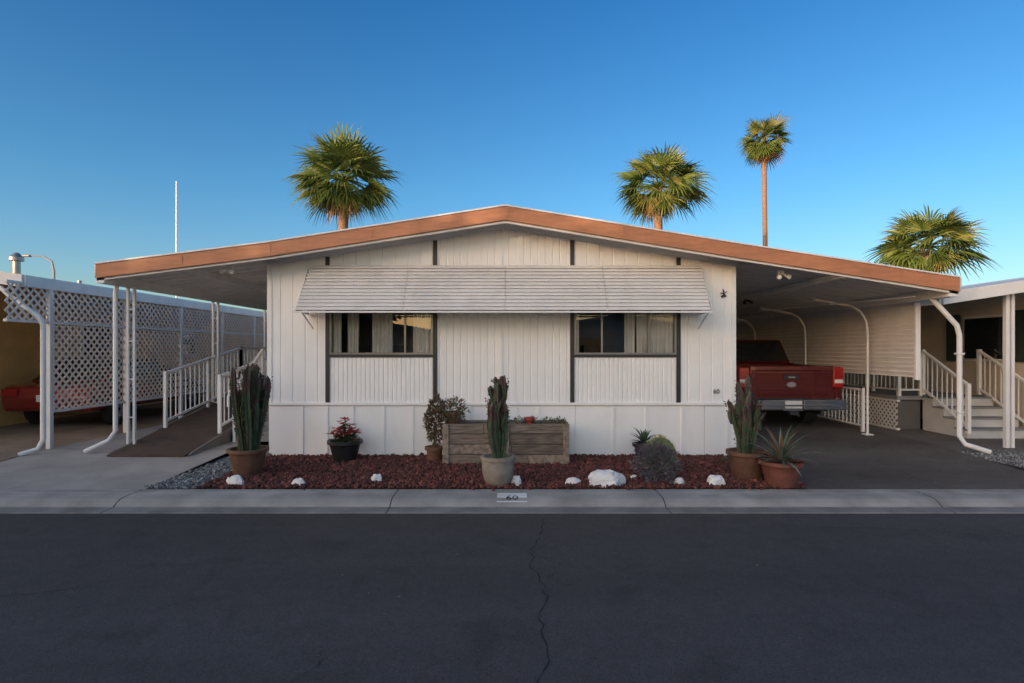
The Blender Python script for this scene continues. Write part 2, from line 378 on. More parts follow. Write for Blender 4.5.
mb.tube([(6.48,8.85,2.6),(6.50,8.8,2.46),(6.88,8.8,2.05),(6.92,8.8,1.9),(6.92,8.8,.34),(6.97,8.75,.22),(7.25,8.62,.12)],.038,8)
for z in (.7,1.6): mb.box(6.87,6.97,8.755,8.84,z,z+.025)
mb.tube([(6.2,8.75,2.49),(5.0,13,2.5)],.008,6)
mk('carport_posts',mb,ALU,home,smooth=True)
mb=MB()
z=1.22
while z<2.44:
    mb.add([(6.61,9.35,z),(6.61,24,z),(6.66,24,z+.012),(6.66,9.35,z+.012)],[(0,1,2,3)])
    mb.add([(6.66,9.35,z+.012),(6.66,24,z+.012),(6.61,24,z+.078),(6.61,9.35,z+.078)],[(0,1,2,3)])
    z+=.078
mb.box(6.60,6.68,9.30,9.345,1.18,2.45)
mk('louvred_side_screen',mb,mat('screen_white',(.80,.78,.76),.5,var=.05,dirt=.2),home,fixn=False)
for (x,y,z) in ((-4.35,8.75,2.88),(4.15,8.75,2.80),(4.95,12,2.68)):
    mb=MB(); mb.box(x-.04,x+.04,y,y+.05,z+.02,z+.1)
    for s in(-1,1): mb.tube([(x+s*.03,y,z+.03),(x+s*.06,y-.04,z),(x+s*.08,y-.09,z-.02)],[.015,.028,.035],10)
    mk('floodlight',mb,WHITE2 if x!=4.95 else DARK,home,smooth=True)
text('house_number','60',(3.19,WY-.012,.99),.10,DARK,home)
mb=MB(); cx,cz=3.3,2.55
for a in range(5):
    q=a*1.256+.5; mb.beam((cx,WY-.02,cz),(cx+.055*math.cos(q),WY-.02,cz+.07*math.sin(q)),.02,.01)
mb.box(cx-.04,cx+.04,WY-.03,WY-.01,cz-.05,cz-.03)
mk('wall_ornament',mb,DARK,home)
# ------------------------------------------------------------------ awning
aw=root('window_awning'); mb=MB()
n=13
def awp(t): return (8.86+(8.31-8.86)*t, 2.985+(2.245-2.985)*t)
for i in range(n):
    t0=i/n; t1=(i+1)/n; y0,z0=awp(t0); y1,z1=awp(t1); t9=t0+(t1-t0)*.70; y9,z9=awp(t9)
    xl0,xr0=-3.12-.06*t0,2.94-.04*t0
    A=(y0+.002,z0+.004);B=(y9-.020,z9+.006);C=(y9-.021,z9-.006);D=(y9+.010,z9-.010);E=(y1+.016,z1+.006)
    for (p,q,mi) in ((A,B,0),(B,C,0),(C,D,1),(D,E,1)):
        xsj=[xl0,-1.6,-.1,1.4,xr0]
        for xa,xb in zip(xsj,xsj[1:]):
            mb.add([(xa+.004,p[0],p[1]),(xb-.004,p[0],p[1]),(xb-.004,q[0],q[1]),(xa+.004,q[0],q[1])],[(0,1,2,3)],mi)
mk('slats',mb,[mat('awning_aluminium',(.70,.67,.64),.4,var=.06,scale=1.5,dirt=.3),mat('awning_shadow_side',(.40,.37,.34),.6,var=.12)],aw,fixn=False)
mb=MB()
for xx in (-3.1,-1.6,-.1,1.4,2.91):
    a=awp(0);b=awp(1); mb.beam((xx,a[0]+.04,a[1]-.03),(xx,b[0]+.05,b[1]-.02),.03,.02)
mb.box(-3.2,2.93,8.30,8.335,2.215,2.24)
for i in range(n):
    t=(i+.5)/n;y,z=awp(t)
    for xx in (-3.17,2.93): mb.beam((xx,y-.01,z-.02),(xx,8.87,z-.02-.02),.012,.03)
for xx in (-3.1,2.9): mb.beam((xx,8.34,2.25),(xx,8.87,2.0),.014,.014)
mk('awning_frame',mb,ALU,aw)
# ------------------------------------------------------------------ railing helper
def rail(mb,a,b,h=.92,sp=.12,post=.06,mi=0,drop=.12):
    a=Vector(a);b=Vector(b);L=(Vector((b.x-a.x,b.y-a.y,0))).length
    up=Vector((0,0,1)); mb.beam(a+up*h,b+up*h,.05,.04,mi); mb.beam(a+up*drop,b+up*drop,.04,.035,mi)
    n=max(2,int(L/sp))
    for i in range(1,n):
        p=a+(b-a)*i/n; mb.beam(p+up*(drop+.015),p+up*(h-.02),.016,.016,mi)
    k=max(1,round(L/1.8))
    for i in range(k+1):
        p=a+(b-a)*i/k; mb.beam(p,p+up*(h+.03),post,post,mi)
rp=root('wheelchair_ramp'); mb=MB()
mb.prism_x([(8.45,.085),(8.45,.11),(12.6,.76),(12.6,.68)],-6.02,-4.86)
mb.box(-6.02,-3.83,12.6,14.2,.68,.757)
mk('ramp_deck',mb,DECK,rp)
mb=MB()
mb.prism_x([(8.5,.09),(8.6,.13),(12.6,.80),(12.6,.1)],-6.06,-6.025); mb.prism_x([(8.5,.09),(8.6,.13),(12.6,.80),(12.6,.1)],-4.855,-4.82)
mk('ramp_side_boards',mb,mat('ramp_side',(.2,.17,.15),.8,var=.2),rp)
mb=MB()
rail(mb,(-6.0,9.85,.32),(-6.0,12.6,.76),.95,.15,.05); rail(mb,(-6.0,12.6,.76),(-6.0,14.2,.76),.95,.15,.05)
rail(mb,(-4.88,9.5,.28),(-4.88,12.5,.74),.95,.15,.05)
mk('ramp_railing',mb,WHITE2,rp)
st=root('porch_steps'); mb=MB()
for i in range(4):
    mb.box(-4.78,-3.86,9.75+.27*i,9.75+.27*(i+1)+(.0 if i<3 else 1.8),.1,.1+.165*(i+1))
mk('steps',mb,mat('step_grey',(.2,.2,.21),.8),st)
mb=MB(); rail(mb,(-4.74,9.72,.1),(-4.74,10.8,.76),.9,.13,.045); mb.tube([(-4.74,9.72,1.0),(-4.74,9.58,.98),(-4.74,9.5,.88),(-4.74,9.5,.72)],.022)
mk('step_railing',mb,WHITE2,st)
# ------------------------------------------------------------------ left lattice fence & neighbour
lf=root('lattice_fence')
def lattice(mb,x,y0,y1,z0,z1,s=.115,w=.034):
    H=z1-z0
    for sgn,dx in ((1,0),(-1,.008)):
        k=y0-H
        while k<y1:
            t0=max(0,y0-k); t1=min(H,y1-k)
            if t1-t0>.02:
                if sgn>0: a=(x+dx,k+t0,z0+t0); b=(x+dx,k+t1,z0+t1)
                else: a=(x+dx,k+t0,z1-t0); b=(x+dx,k+t1,z1-t1)
                mb.beam(a,b,.006,w,0,up=(0,-(b[2]-a[2]),(b[1]-a[1])))
            k+=s*1.0
mb=MB()
y=9.1
lattice(mb,-7.4,8.3,19.9,2.13,2.66,.14,.034)
while y<19:
    lattice(mb,-7.4,y+.05,y+1.75,.70,2.08,.14,.034); y+=1.8
mk('lattice_panels',mb,mat('lattice_paint',(.80,.72,.64),.6,var=.08,dirt=.2),lf)
mb=MB()
y=9.1
while y<20:
    mb.box(-7.43,-7.36,y-.035,y+.035,.09,2.70); y+=1.8
mb.box(-7.43,-7.37,8.3,20,2.66,2.70); mb.box(-7.425,-7.375,8.3,20,2.09,2.13); mb.box(-7.425,-7.375,9.1,20,.66,.70)
mk('lattice_posts',mb,ALU,lf)
def gable_home(name,cx,y0,y1,w,wallm,P,sidewin=(-1,1)):
    h=root(name); x0,x1=cx-w/2,cx+w/2; tp=lambda x:rz(x,P)-.1
    mb=MB()
    for (yy) in (y0,y1):
        ribwall(mb,x0,cx,.0,tp,yy,.2) ; ribwall(mb,cx,x1,.0,tp,yy,.2)
    for xx in (x0,x1):
        sg=-1 if xx==x0 else 1; z=.0; zt=tp(xx)
        while z<zt:
            zz=min(z+.18,zt); mb.add([(xx+sg*.012,y0,z),(xx+sg*.012,y1,z),(xx,y1,zz),(xx,y0,zz)],[(0,1,2,3)]); z+=.18
            mb.add([(xx,y0,zz),(xx,y1,zz),(xx+sg*.012,y1,zz),(xx+sg*.012,y0,zz)],[(0,1,2,3)])
    mk('walls',mb,wallm,h,fixn=False)
    mb=MB()
    for (a,za),(b,zb) in zip(P,P[1:]):
        mb.add([(a,y0-.4,za),(b,y0-.4,zb),(b,y1+.3,zb),(a,y1+.3,za)],[(0,1,2,3)])
        mb.add([(a,y0-.38,za-.07),(b,y0-.38,zb-.07),(b,y1+.28,zb-.07),(a,y1+.28,za-.07)],[(0,1,2,3)])
    mk('roof',mb,ROOF,h,fixn=False)
    mb=MB(); band(mb,P,y0-.44,y0-.402,-.18,.01); band(mb,P,y1+.302,y1+.34,-.18,.01)
    for X in (P[0][0],P[-1][0]):
        mb.box(X-.03,X+.03,y0-.40,y1+.3,rz(X,P)-.17,rz(X,P)+.005)
    mk('fascia',mb,ALU,h)
    mb=MB();mg=MB()
    def win(axis,a,b,z0,z1,pos,sg):
        if axis=='y':
            mb.box(a,b,min(pos,pos+sg*.03),max(pos,pos+sg*.03),z0,z1); mg.box(a+.05,b-.05,min(pos,pos+sg*.036),max(pos,pos+sg*.036),z0+.05,z1-.05)
        else:
            mb.box(min(pos,pos+sg*.03),max(pos,pos+sg*.03),a,b,z0,z1); mg.box(min(pos,pos+sg*.036),max(pos,pos+sg*.036),a+.05,b-.05,z0+.05,z1-.05)
    win('y',cx-w*.38,cx-w*.12,1.5,2.4,y0,-1); win('y',cx+w*.12,cx+w*.38,1.5,2.4,y0,-1)
    win('y',cx-w*.38,cx-w*.12,1.5,2.4,y1,1); win('y',cx+w*.12,cx+w*.38,1.5,2.4,y1,1)
    for q in (1.4,5,9):
        if -1 in sidewin: win('x',y0+q,y0+q+1.0,1.45,2.35,x0,-1)
        if 1 in sidewin and not (len(sidewin)==3 and q==1.4): win('x',y0+q,y0+q+1.0,1.45,2.35,x1,1)
    mk('window_frames',mb,WHITE2,h); mk('window_panes',mg,CARGL,h)
    return h
TAN=mat('tan_siding',(.78,.52,.22),.6,var=.08,dirt=.2)
CREAM=mat('cream_siding',(.62,.56,.46),.6,var=.06,dirt=.2)
LP=[(-20.8,2.75),(-14.2,3.75),(-7.38,2.80)]
hl=gable_home('manufactured_home',-14.2,9.0,26,7.2,TAN,LP,(-1,1,0))
mb=MB(); pans(mb,-10.55,-7.45,LP,8.65,26,.1); mk('carport_ceiling',mb,PAN,hl,fixn=False)
mb=MB(); mb.tube([(-7.75,8.62,2.62),(-7.62,8.62,2.5),(-7.22,8.68,2.18),(-7.17,8.7,2.05),(-7.17,8.7,.3),(-7.22,8.66,.16),(-7.38,8.5,.1)],.036,8)
mk('downspout',mb,ALU,hl,smooth=True)
mb=MB(); mb.lathe((-10.45,12,3.2),[(.07,0),(.07,.34),(.13,.35),(.13,.42),(.04,.52)],14); mb.lathe((-11.4,15,3.2),[(.05,0),(.05,.3)],10); mk('roof_vent',mb,mat('galv',(.35,.33,.3),.4,metal=.7),hl,smooth=True)
RP=[(6.72,2.56),(13.9,3.65),(20.6,2.6)]
hr=gable_home('manufactured_home',13.0,9.3,26,7.4,CREAM,RP)
mb=MB(); pans(mb,6.8,9.3,RP,9.0,26,.1); mk('carport_ceiling',mb,PAN,hr,fixn=False)
mb=MB()
for y in (9.05,12.4,15.8): mb.box(7.86,7.92,y,y+.06,.11,rz(7.89,RP)-.1)
mb.box(7.95,8.0,9.05,9.1,.11,rz(7.98,RP)-.1)
mk('carport_posts',mb,ALU,hr)
mb=MB(); mb.box(9.235,9.262,10.25,10.6,1.45,2.4); mb.box(9.235,9.262,11.75,12.1,1.45,2.4); mk('shutters',mb,mat('green_shutter',(.03,.045,.035),.5),hr)
pr=root('porch_steps'); mb=MB()
for i in range(4):
    mb.box(8.0,9.15,10.0+.27*i,10.0+.27*(i+1),.115,.115+.165*(i+1)-.03); mb.box(7.98,9.16,9.98+.27*i,10.0+.27*(i+1),.115+.165*(i+1)-.03,.115+.165*(i+1),1)
mb.box(7.5,9.2,11.08,17,.70,.775,1)
mk('steps',mb,[mat('step_riser',(.5,.5,.49),.7,dirt=.3),mat('step_grey2',(.22,.22,.23),.8)],pr)
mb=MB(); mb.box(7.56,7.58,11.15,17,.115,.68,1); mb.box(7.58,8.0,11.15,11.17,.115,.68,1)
lattice(mb,7.53,11.12,17,.14,.68,.12,.034); mb.box(7.50,7.56,11.08,17,.66,.70); mb.box(7.50,7.56,11.08,17,.10,.145)
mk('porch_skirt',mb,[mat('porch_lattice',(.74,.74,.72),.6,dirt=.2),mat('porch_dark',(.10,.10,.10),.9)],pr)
mb=MB(); rail(mb,(7.56,11.12,.775),(7.56,17,.775),.8,.13,.06); rail(mb,(7.56,11.12,.775),(7.98,11.12,.775),.8,.13,.05)
rail(mb,(8.02,10.0,.2),(8.02,11.1,.80),.85,.12,.06); rail(mb,(9.12,10.0,.2),(9.12,11.1,.80),.85,.12,.06)
mk('porch_railing',mb,WHITE2,pr)
lfn=root('picket_fence'); mb=MB(); rail(mb,(6.66,10.8,.12),(6.66,22,.12),.80,.13,.05); mk('pickets',mb,WHITE2,lfn)
def GP(cx,w,h=3.7): return [(cx-w/2-2.6,2.7),(cx,h),(cx+w/2+2.6,2.7)]
for cx in (-30,-46,30,46): gable_home('manufactured_home',cx,9.2,26,7.2,random.choice([CREAM,WHITE]),GP(cx,7.2))
for cx in (-26,-10,6,22,38): gable_home('manufactured_home',cx,-30,-14.5,7.2,random.choice([CREAM,WHITE]),GP(cx,7.2))
for cx in (-40,-24,-8,8,24,40): gable_home('manufactured_home',cx,36,52,7.2,random.choice([CREAM,WHITE]),GP(cx,7.2))
# ------------------------------------------------------------------ vehicles
RED=mat('red_car_paint',(.12,.011,.009),.22,metal=.45,var=.05,coat=1)
RED2=mat('red_sedan_paint',(.26,.02,.018),.25,metal=.3,var=.05,coat=1)
CHR=mat('chrome',(.6,.6,.6),.15,metal=1,var=.03)
RUB=mat('rubber',(.02,.02,.02),.8)
TAIL=mat('tail_lamp',(.35,.01,.01),.15,spec=.8); TAILW=mat('reverse_lamp',(.7,.68,.65),.2)
def wheel(parent,x,y,r=.38,w=.25,s=1):
    mb=MB()
    prof=[(r*.62,-w/2),(r*.93,-w/2),(r,-w/2+.03),(r,w/2-.03),(r*.93,w/2),(r*.62,w/2)]
    def ring(pr,mi):
        n=28;vs=[];k=len(pr)
        for (rr,xx) in pr:
            for j in range(n): vs.append((x+xx,y+rr*math.cos(j*2*math.pi/n),r+rr*math.sin(j*2*math.pi/n)))
        mb.add(vs,[(i*n+j,i*n+(j+1)%n,(i+1)*n+(j+1)%n,(i+1)*n+j) for i in range(k-1) for j in range(n)],mi)
    ring(prof,0); ring([(r*.62,-w/2),(r*.58,-w/2+.05),(.02,-w/2+.05)],1); ring([(r*.62,w/2),(r*.58,w/2-.05),(.02,w/2-.05)],1)
    for j in range(6):
        q=j*math.pi/3
        for sx in (-1,1):
            mb.beam((x+sx*(w/2-.03),y,r),(x+sx*(w/2-.03),y+r*.6*math.cos(q),r+r*.6*math.sin(q)),.05,.05,1,up=(1,0,0))
    mk('wheel',mb,[RUB,CHR],parent,smooth=True)
def arc(cy,r,z0,n=10):
    out=[]
    for i in range(n+1):
        q=math.pi*(i/n); zz=max(z0,.38+r*math.sin(q)); out.append((cy-r*math.cos(q),zz))
    return out
def loft(mb,lo,hi,mi=0):
    mb.add(lo+hi,[(0,1,5,4),(1,2,6,5),(2,3,7,6),(3,0,4,7),(4,5,6,7),(0,3,2,1)],mi)
def panel(mb,quad,inset=.12,off=.004,mi=0):
    q=[Vector(p) for p in quad]; n=(q[1]-q[0]).cross(q[3]-q[0]).normalized()
    r=[]
    for i,p in enumerate(q):
        a=(q[(i+1)%4]-p); b=(q[(i-1)%4]-p)
        r.append(p+a.normalized()*min(inset,a.length*.2)+b.normalized()*min(inset*.7,b.length*.2)+n*off)
    mb.add(r,[(0,1,2,3)],mi)
tk=root('pickup_truck',(5.36,10.85,.105))
mb=MB()
side=[(.12,.52),(.10,1.02),(.13,1.24),(1.95,1.26),(1.97,1.28),(3.95,1.25),(4.2,1.18),(5.35,1.10),(5.6,.95),(5.6,.5)]+[(a,b) for a,b in arc(4.65,.46,.5)][::-1]+[(a,b) for a,b in arc(1.25,.46,.5)][::-1]
mb.prism_x(side,.90,1.0); mb.prism_x(side,-1.0,-.90)
mb.box(-.9,.9,3.95,5.5,.95,1.16); mb.box(-.9,.9,1.95,2.0,.6,1.26)
mb.box(-.9,.9,5.4,5.58,.5,1.0)
mk('body_sides',mb,RED,tk,bevel=.025)
mb=MB(); mb.box(-.80,.80,.07,.13,.63,1.245); mb.box(-.80,.80,.045,.12,1.17,1.26); mb.box(-.74,.74,.052,.08,.70,.80); mb.box(-.74,.74,.058,.08,1.10,1.165)
mb.box(-.895,-.80,.10,.15,.52,.83); mb.box(.80,.895,.10,.15,.52,.83)
mk('tailgate',mb,RED,tk,bevel=.018)
mb=MB(); mb.box(-.15,.15,.05,.068,1.0,1.09); mb.box(-.07,.07,.045,.068,1.02,1.06,1); mk('tailgate_handle',mb,[DARK,CHR],tk,bevel=.01)
mb=MB(); mb.lathe((0,0,0),[(.075,0),(.07,.012)],20); o=mk('emblem',mb,mat('emblem_silver',(.5,.5,.52),.2,metal=.8),tk,smooth=True); o.rotation_euler[0]=math.pi/2; o.scale=(1.3,.7,1); o.location=(0,.068,.90)
mb=MB()
for s in(-1,1): mb.box(min(s*.803,s*1.006),max(s*.803,s*1.006),.06,.20,.84,1.235)
mk('tail_lamps',mb,TAIL,tk,bevel=.02)
mb=MB()
for s in(-1,1): mb.box(min(s*.83,s*.99),max(s*.83,s*.99),.054,.06,.93,1.0)
mk('reverse_lamps',mb,TAILW,tk)
mb=MB(); mb.box(-1.0,-.19,-.06,.09,.43,.62); mb.box(.19,1.0,-.06,.09,.43,.62); mb.box(-.19,.19,-.02,.09,.40,.62); mb.box(-.95,.95,-.075,-.058,.50,.53); mk('rear_bumper',mb,CHR,tk,bevel=.03)
mb=MB(); mb.box(-.16,.16,-.028,-.021,.455,.595); mk('license_plate',mb,TAILW,tk)
mb=MB(); mb.box(-.8,.8,-.0,.1,.625,.64); mb.box(-.08,.08,-.05,.3,.33,.40); mb.box(-.75,.75,.2,5.3,.38,.6); mb.tube([(.55,-.02,.36),(.55,.6,.36)],.035)
mb.box(-.9,.9,.15,1.95,.72,.76); mb.box(-.9,-.87,.15,1.95,.76,1.2); mb.box(.87,.9,.15,1.95,.76,1.2)
mb.tube([(-.6,.25,.38),(-.6,4.9,.38)],.05); mb.tube([(-.7,1.25,.38),(.7,1.25,.38)],.06); mb.lathe((0,1.25,.26),[(.05,0),(.15,.05),(.15,.2),(.05,.25)])
mk('chassis',mb,DARK,tk)
mb=MB()
lo=[(-.94,1.98,1.255),(.94,1.98,1.255),(.94,4.25,1.2),(-.94,4.25,1.2)]; hi=[(-.76,2.12,1.80),(.76,2.12,1.80),(.76,3.5,1.80),(-.76,3.5,1.80)]
loft(mb,lo,hi); mk('cab',mb,RED,tk,bevel=.05)
mb=MB()
for i in range(4):
    j=(i+1)%4; panel(mb,[lo[i],lo[j],hi[j],hi[i]],.07,.006)
mk('cab_glass',mb,CARGL,tk,fixn=False)
mb=MB()
for s in(-1,1): mb.box(s*1.1-.11,s*1.1+.11,3.7,3.8,1.2,1.42); mb.box(s*1.0-.06,s*1.0+.06,3.74,3.78,1.24,1.28)
mk('mirrors',mb,DARK,tk,bevel=.02)
for x in(-.84,.84):
    for y in(1.25,4.65): wheel(tk,x,y,.38,.25)
sd=root('parked_car',(-9.2,11.2,.1)); mb=MB()
side=[(.05,.35),(.0,.62),(.08,.86),(.7,.93),(1.6,.93),(3.1,.92),(4.0,.82),(4.4,.65),(4.45,.35)]+[(a,b-.05) for a,b in arc(3.6,.36,.4,8)][::-1]+[(a,b-.05) for a,b in arc(.85,.36,.4,8)][::-1]
mb.prism_x(side,-.88,.88); mk('body',mb,RED2,sd,bevel=.06)
mb=MB(); lo=[(-.82,.55,.9),(.82,.55,.9),(.82,3.3,.9),(-.82,3.3,.9)]; hi=[(-.6,1.2,1.4),(.6,1.2,1.4),(.6,2.5,1.4),(-.6,2.5,1.4)]
loft(mb,lo,hi); mk('cabin',mb,RED2,sd,bevel=.05)
mb=MB()
for i in range(4):
    j=(i+1)%4; panel(mb,[lo[i],lo[j],hi[j],hi[i]],.08,.006)
mk('car_glass',mb,CARGL,sd,fixn=False)
mb=MB()
for s in(-1,1): mb.box(s*.7-.15,s*.7+.15,-.01,.05,.66,.8)
mk('tail_lamps',mb,TAIL,sd,bevel=.01)
mb=MB(); mb.box(-.16,.16,-.012,.02,.55,.68); mk('license_plate',mb,TAILW,sd)
for x in(-.79,.79):
    for y in(.85,3.6): wheel(sd,x,y,.33,.2)
# ------------------------------------------------------------------ palms
PG=[mat('palm_green_a',(.12,.17,.032),.5,var=.25,trans=.3),mat('palm_green_b',(.06,.10,.02),.5,var=.25,trans=.3),mat('palm_green_c',(.21,.22,.055),.5,var=.25,trans=.3),mat('palm_dead',(.20,.12,.055),.8,var=.3,trans=.1)]
BARK=mat('palm_bark',(.20,.12,.075),.9,var=.4,scale=6,bump=.8,bscale=10,stretch=(1,1,5))
def palm(px,py,depth,cw,ch,trunk_r,nf=60,dead=24,lean=0,low=1.7,deadrate=.15):
    x=(px-512)*depth/569; z=1.67+(350-py)*depth/569
    r=root('fan_palm_tree',(x,depth,0)); mb=MB()
    k=14; pts=[];rr=[]
    for i in range(k+1):
        t=i/k; pts.append((lean*(1-t)**1.5+.05*math.sin(t*5),0,(z-cw*.1)*t)); rr.append(trunk_r*(1.35-.45*min(1,t*3) -.1*t))
    mb.tube(pts,rr,14); mk('trunk',mb,BARK,r,smooth=True)
    mb=MB()
    for i in range(80):
        a=U(0,6.28); zz=z-cw*.1-U(0,cw*.55); q=Vector((math.cos(a),math.sin(a),0))
        mb.leaf(q*trunk_r*.8+Vector((0,0,zz)),q+Vector((0,0,U(.3,1.2))),.38,.1,3)
    def frond(a,e,pl,fr,mi,droop):
        d=Vector((math.cos(a)*math.cos(e),math.sin(a)*math.cos(e),math.sin(e)))
        sdv=Vector((-math.sin(a),math.cos(a),0))
        nrm=sdv.cross(d); tw=U(-.9,.9); sdv=(sdv*math.cos(tw)+nrm*math.sin(tw)).normalized()
        c=Vector((0,0,z)); hub=c+d*pl; hub.z-=droop*pl*.15
        mb.tube([c,c+d*pl*.5+Vector((0,0,.04)),hub],[.03,.02,.015],4,mi)
        nb=18; span=math.radians(U(140,210)); d2=(d-Vector((0,0,droop*.3))).normalized()
        up=d2.cross(sdv).normalized()
        for j in range(nb):
            q=-span/2+span*j/(nb-1); dl=span/(nb-1)*.44
            rad=fr*(.68+.32*math.cos(q*.8))*U(.85,1.12)
            def P(ang,rr_,dz=0): return hub+(d2*math.cos(ang)+sdv*math.sin(ang))*rr_+Vector((0,0,-dz))
            ridge=up*.03*fr
            m=mi if R()<.85 else (mi+1)%3 if mi<3 else 3
            b1=P(q-dl,rad*.45,droop*.03*rad);b2=P(q+dl,rad*.45,droop*.03*rad);bm_=P(q,rad*.47,droop*.02*rad)+ridge
            q2=q+U(-.04,.04); tipm=P(q2,rad*.74,droop*.14*rad); tip=P(q2,rad*1.05,droop*U(.3,.65)*rad)
            w=(b2-b1)*.32
            mb.add([hub,b1,bm_,b2,tipm-w,tipm+w,tip],[(0,1,2),(0,2,3),(1,4,2),(2,5,3),(2,4,5),(4,6,5)],m)
    for i in range(nf):
        t=(i+.5)/nf; e=math.asin(max(-.98,1-low*t)); a=i*2.39996+U(-.3,.3); e+=U(-.15,.15)
        if e>1.3: e=U(.9,1.4)
        sc=(1.04 if e>-.2 else .92)*U(.8,1.12)
        v=math.sqrt((math.cos(e)*cw)**2+(math.sin(e)*ch)**2)
        frond(a,e,v*.48*sc,v*.55*sc,random.choice([0,0,1,1,2]) if e>-.8 or R()>deadrate else 3,.25+.35*max(0,math.cos(e)))
    for i in range(dead):
        frond(U(0,6.28),math.radians(U(-84,-55)),cw*U(.25,.42),cw*U(.25,.4),3,.5)
    mk('fronds',mb,PG,r,fixn=False)
palm(344,180,30,2.95,2.75,.30,nf=66,dead=8,low=1.68)
palm(659,187,33,2.75,2.6,.30,nf=62,dead=8,low=1.68)
palm(765,142,46,2.1,2.5,.22,nf=52,dead=40,low=1.8,deadrate=.5)
palm(928,246,29,2.65,2.1,.28,nf=58,dead=6,low=1.6)
# ------------------------------------------------------------------ leafy trees: added sun-blocking rows behind the camera, then backdrop trees
LG=[mat('leaf_a',(.045,.075,.02),.6),mat('leaf_b',(.03,.05,.016),.6),mat('leaf_c',(.075,.10,.03),.6)]
BK=mat('tree_bark',(.12,.09,.07),.9,var=.3,bump=.6,bscale=12)
def treemesh(h,rad,nl,ls):
    mb=MB(); mb.tube([(0,0,0),(.05,0,h*.2),(0,.1,h*.45),(.1,0,h*.75)],[.28,.22,.17,.06],10,3)
    for i in range(9):
        a=i*.9; z0=h*U(.2,.5); mb.tube([(0,0,z0),(math.cos(a)*rad*.4,math.sin(a)*rad*.4,z0+h*.15),(math.cos(a)*rad*.8,math.sin(a)*rad*.8,z0+h*.28)],[.1,.06,.02],6,3)
    cl=[]
    for i in range(34):
        a=U(0,6.28); rr=rad*math.sqrt(R())*.8; z=h*U(.16,.9); k=1-max(0,(z/h-.6))*1.3
        cl.append((rr*k*math.cos(a),rr*k*math.sin(a),z,U(.7,1.25)*rad*.33))
    for i in range(nl):
        c=random.choice(cl); d=Vector((random.gauss(0,1),random.gauss(0,1),random.gauss(0,1))).normalized()
        p=Vector(c[:3])+d*c[3]*(R()**.4)
        mb.leaf(p,d+Vector((U(-.8,.8),U(-.8,.8),U(-.8,.8))),ls*U(.7,1.3),ls*.6,random.choice([0,1,1,2]))
    return mk('sunblock_or_backdrop_tree',mb,LG+[BK],fixn=False)
t1=treemesh(7.4,3.2,5500,.38); t1.location=(-9,-11,0)  # first of the unseen trees added behind the camera to block the sun
def inst(o,x,y,s=1,rot=0,sz=None):
    n=bpy.data.objects.new('sunblock_or_backdrop_tree',o.data); n.location=(x,y,0); n.rotation_euler[2]=rot; n.scale=(s,s,sz or s); coll(n)
x=-13.5
while x>-62: inst(t1,x,-11+U(-.5,.5),U(.97,1.05),U(0,6)); x-=4.1  # unseen row, added to keep direct sun off facade and road
x=-16
while x>-60: inst(t1,x,-13.5+U(-.5,.5),U(.9,1.0),U(0,6)); x-=5  # second unseen row, added to make the sun block dense
for (x,y,s) in ((-17,31,.55),(-12,33,.5),(-24,32,.62),(-30,34,.7),(12,33,.55),(19,32,.5),(30,33,.7),(36,34,.7)): inst(t1,x,y,s,U(0,6))
# ------------------------------------------------------------------ plants & pots
CG=[mat('cactus_green',(.04,.065,.03),.55,var=.25,scale=12),mat('cactus_purple',(.065,.026,.03),.55,var=.3,scale=12),mat('cactus_ridge',(.10,.09,.055),.7,var=.2)]
def stem(mb,b,lean,h,r,lobes=4):
    b=Vector(b); n=lobes*4; k=int(h/.05)+3; ph=U(0,6.28); vs=[]; wob=U(0,6)
    for i in range(k):
        t=i/(k-1); rr=r*(1 if t<.88 else math.sqrt(max(.02,1-((t-.88)/.12)**2)))*(.82+.18*math.sin(i*1.3+wob)*.5+.18*min(1,t*4))
        c=b+Vector((lean[0]*t+.015*math.sin(t*6+wob),lean[1]*t,h*t))
        for j in range(n):
            q=ph+2*math.pi*j/n; m=[1.25,.85,.55,.85][j%4]; vs.append(c+Vector((math.cos(q),math.sin(q),0))*rr*m)
    for i in range(k-1):
        for j in range(n):
            t=i/k; mi=1 if (t>.62 and R()<.65) or R()<.10 else 0
            if j%4==0 and R()<.3: mi=2
            mb.add([vs[i*n+j],vs[i*n+(j+1)%n],vs[(i+1)*n+(j+1)%n],vs[(i+1)*n+j]],[(0,1,2,3)],mi)
    mb.add(vs[-n:],[tuple(range(n))],1)
    for i in range(int(h*120)):
        t=U(.2,1); q=ph+2*math.pi*random.randrange(lobes)/lobes
        d=Vector((math.cos(q),math.sin(q),U(.2,.9))); c=b+Vector((lean[0]*t,lean[1]*t,h*t))+Vector((math.cos(q),math.sin(q),0))*r*1.1
        mb.leaf(c,d,U(.015,.042),.018,1 if t>.55 else random.choice([0,0,1]))
def pot(name,mb,c,rt,rb,h,mi=0,rim=.025,bulge=0):
    pr=[(rb*.9,0),(rb,.01)]
    for i in range(1,7):
        t=i/7; pr.append((rb+(rt-rb)*t+bulge*math.sin(t*math.pi),h*t*.95))
    pr+=[(rt,h-.045),(rt+rim,h-.043),(rt+rim,h),(rt-.015,h),(rt-.02,h-.04),(.01,h-.035)]
    mb.lathe(c,pr,28,mi)
def W(px,d): return (px-512)*d/569
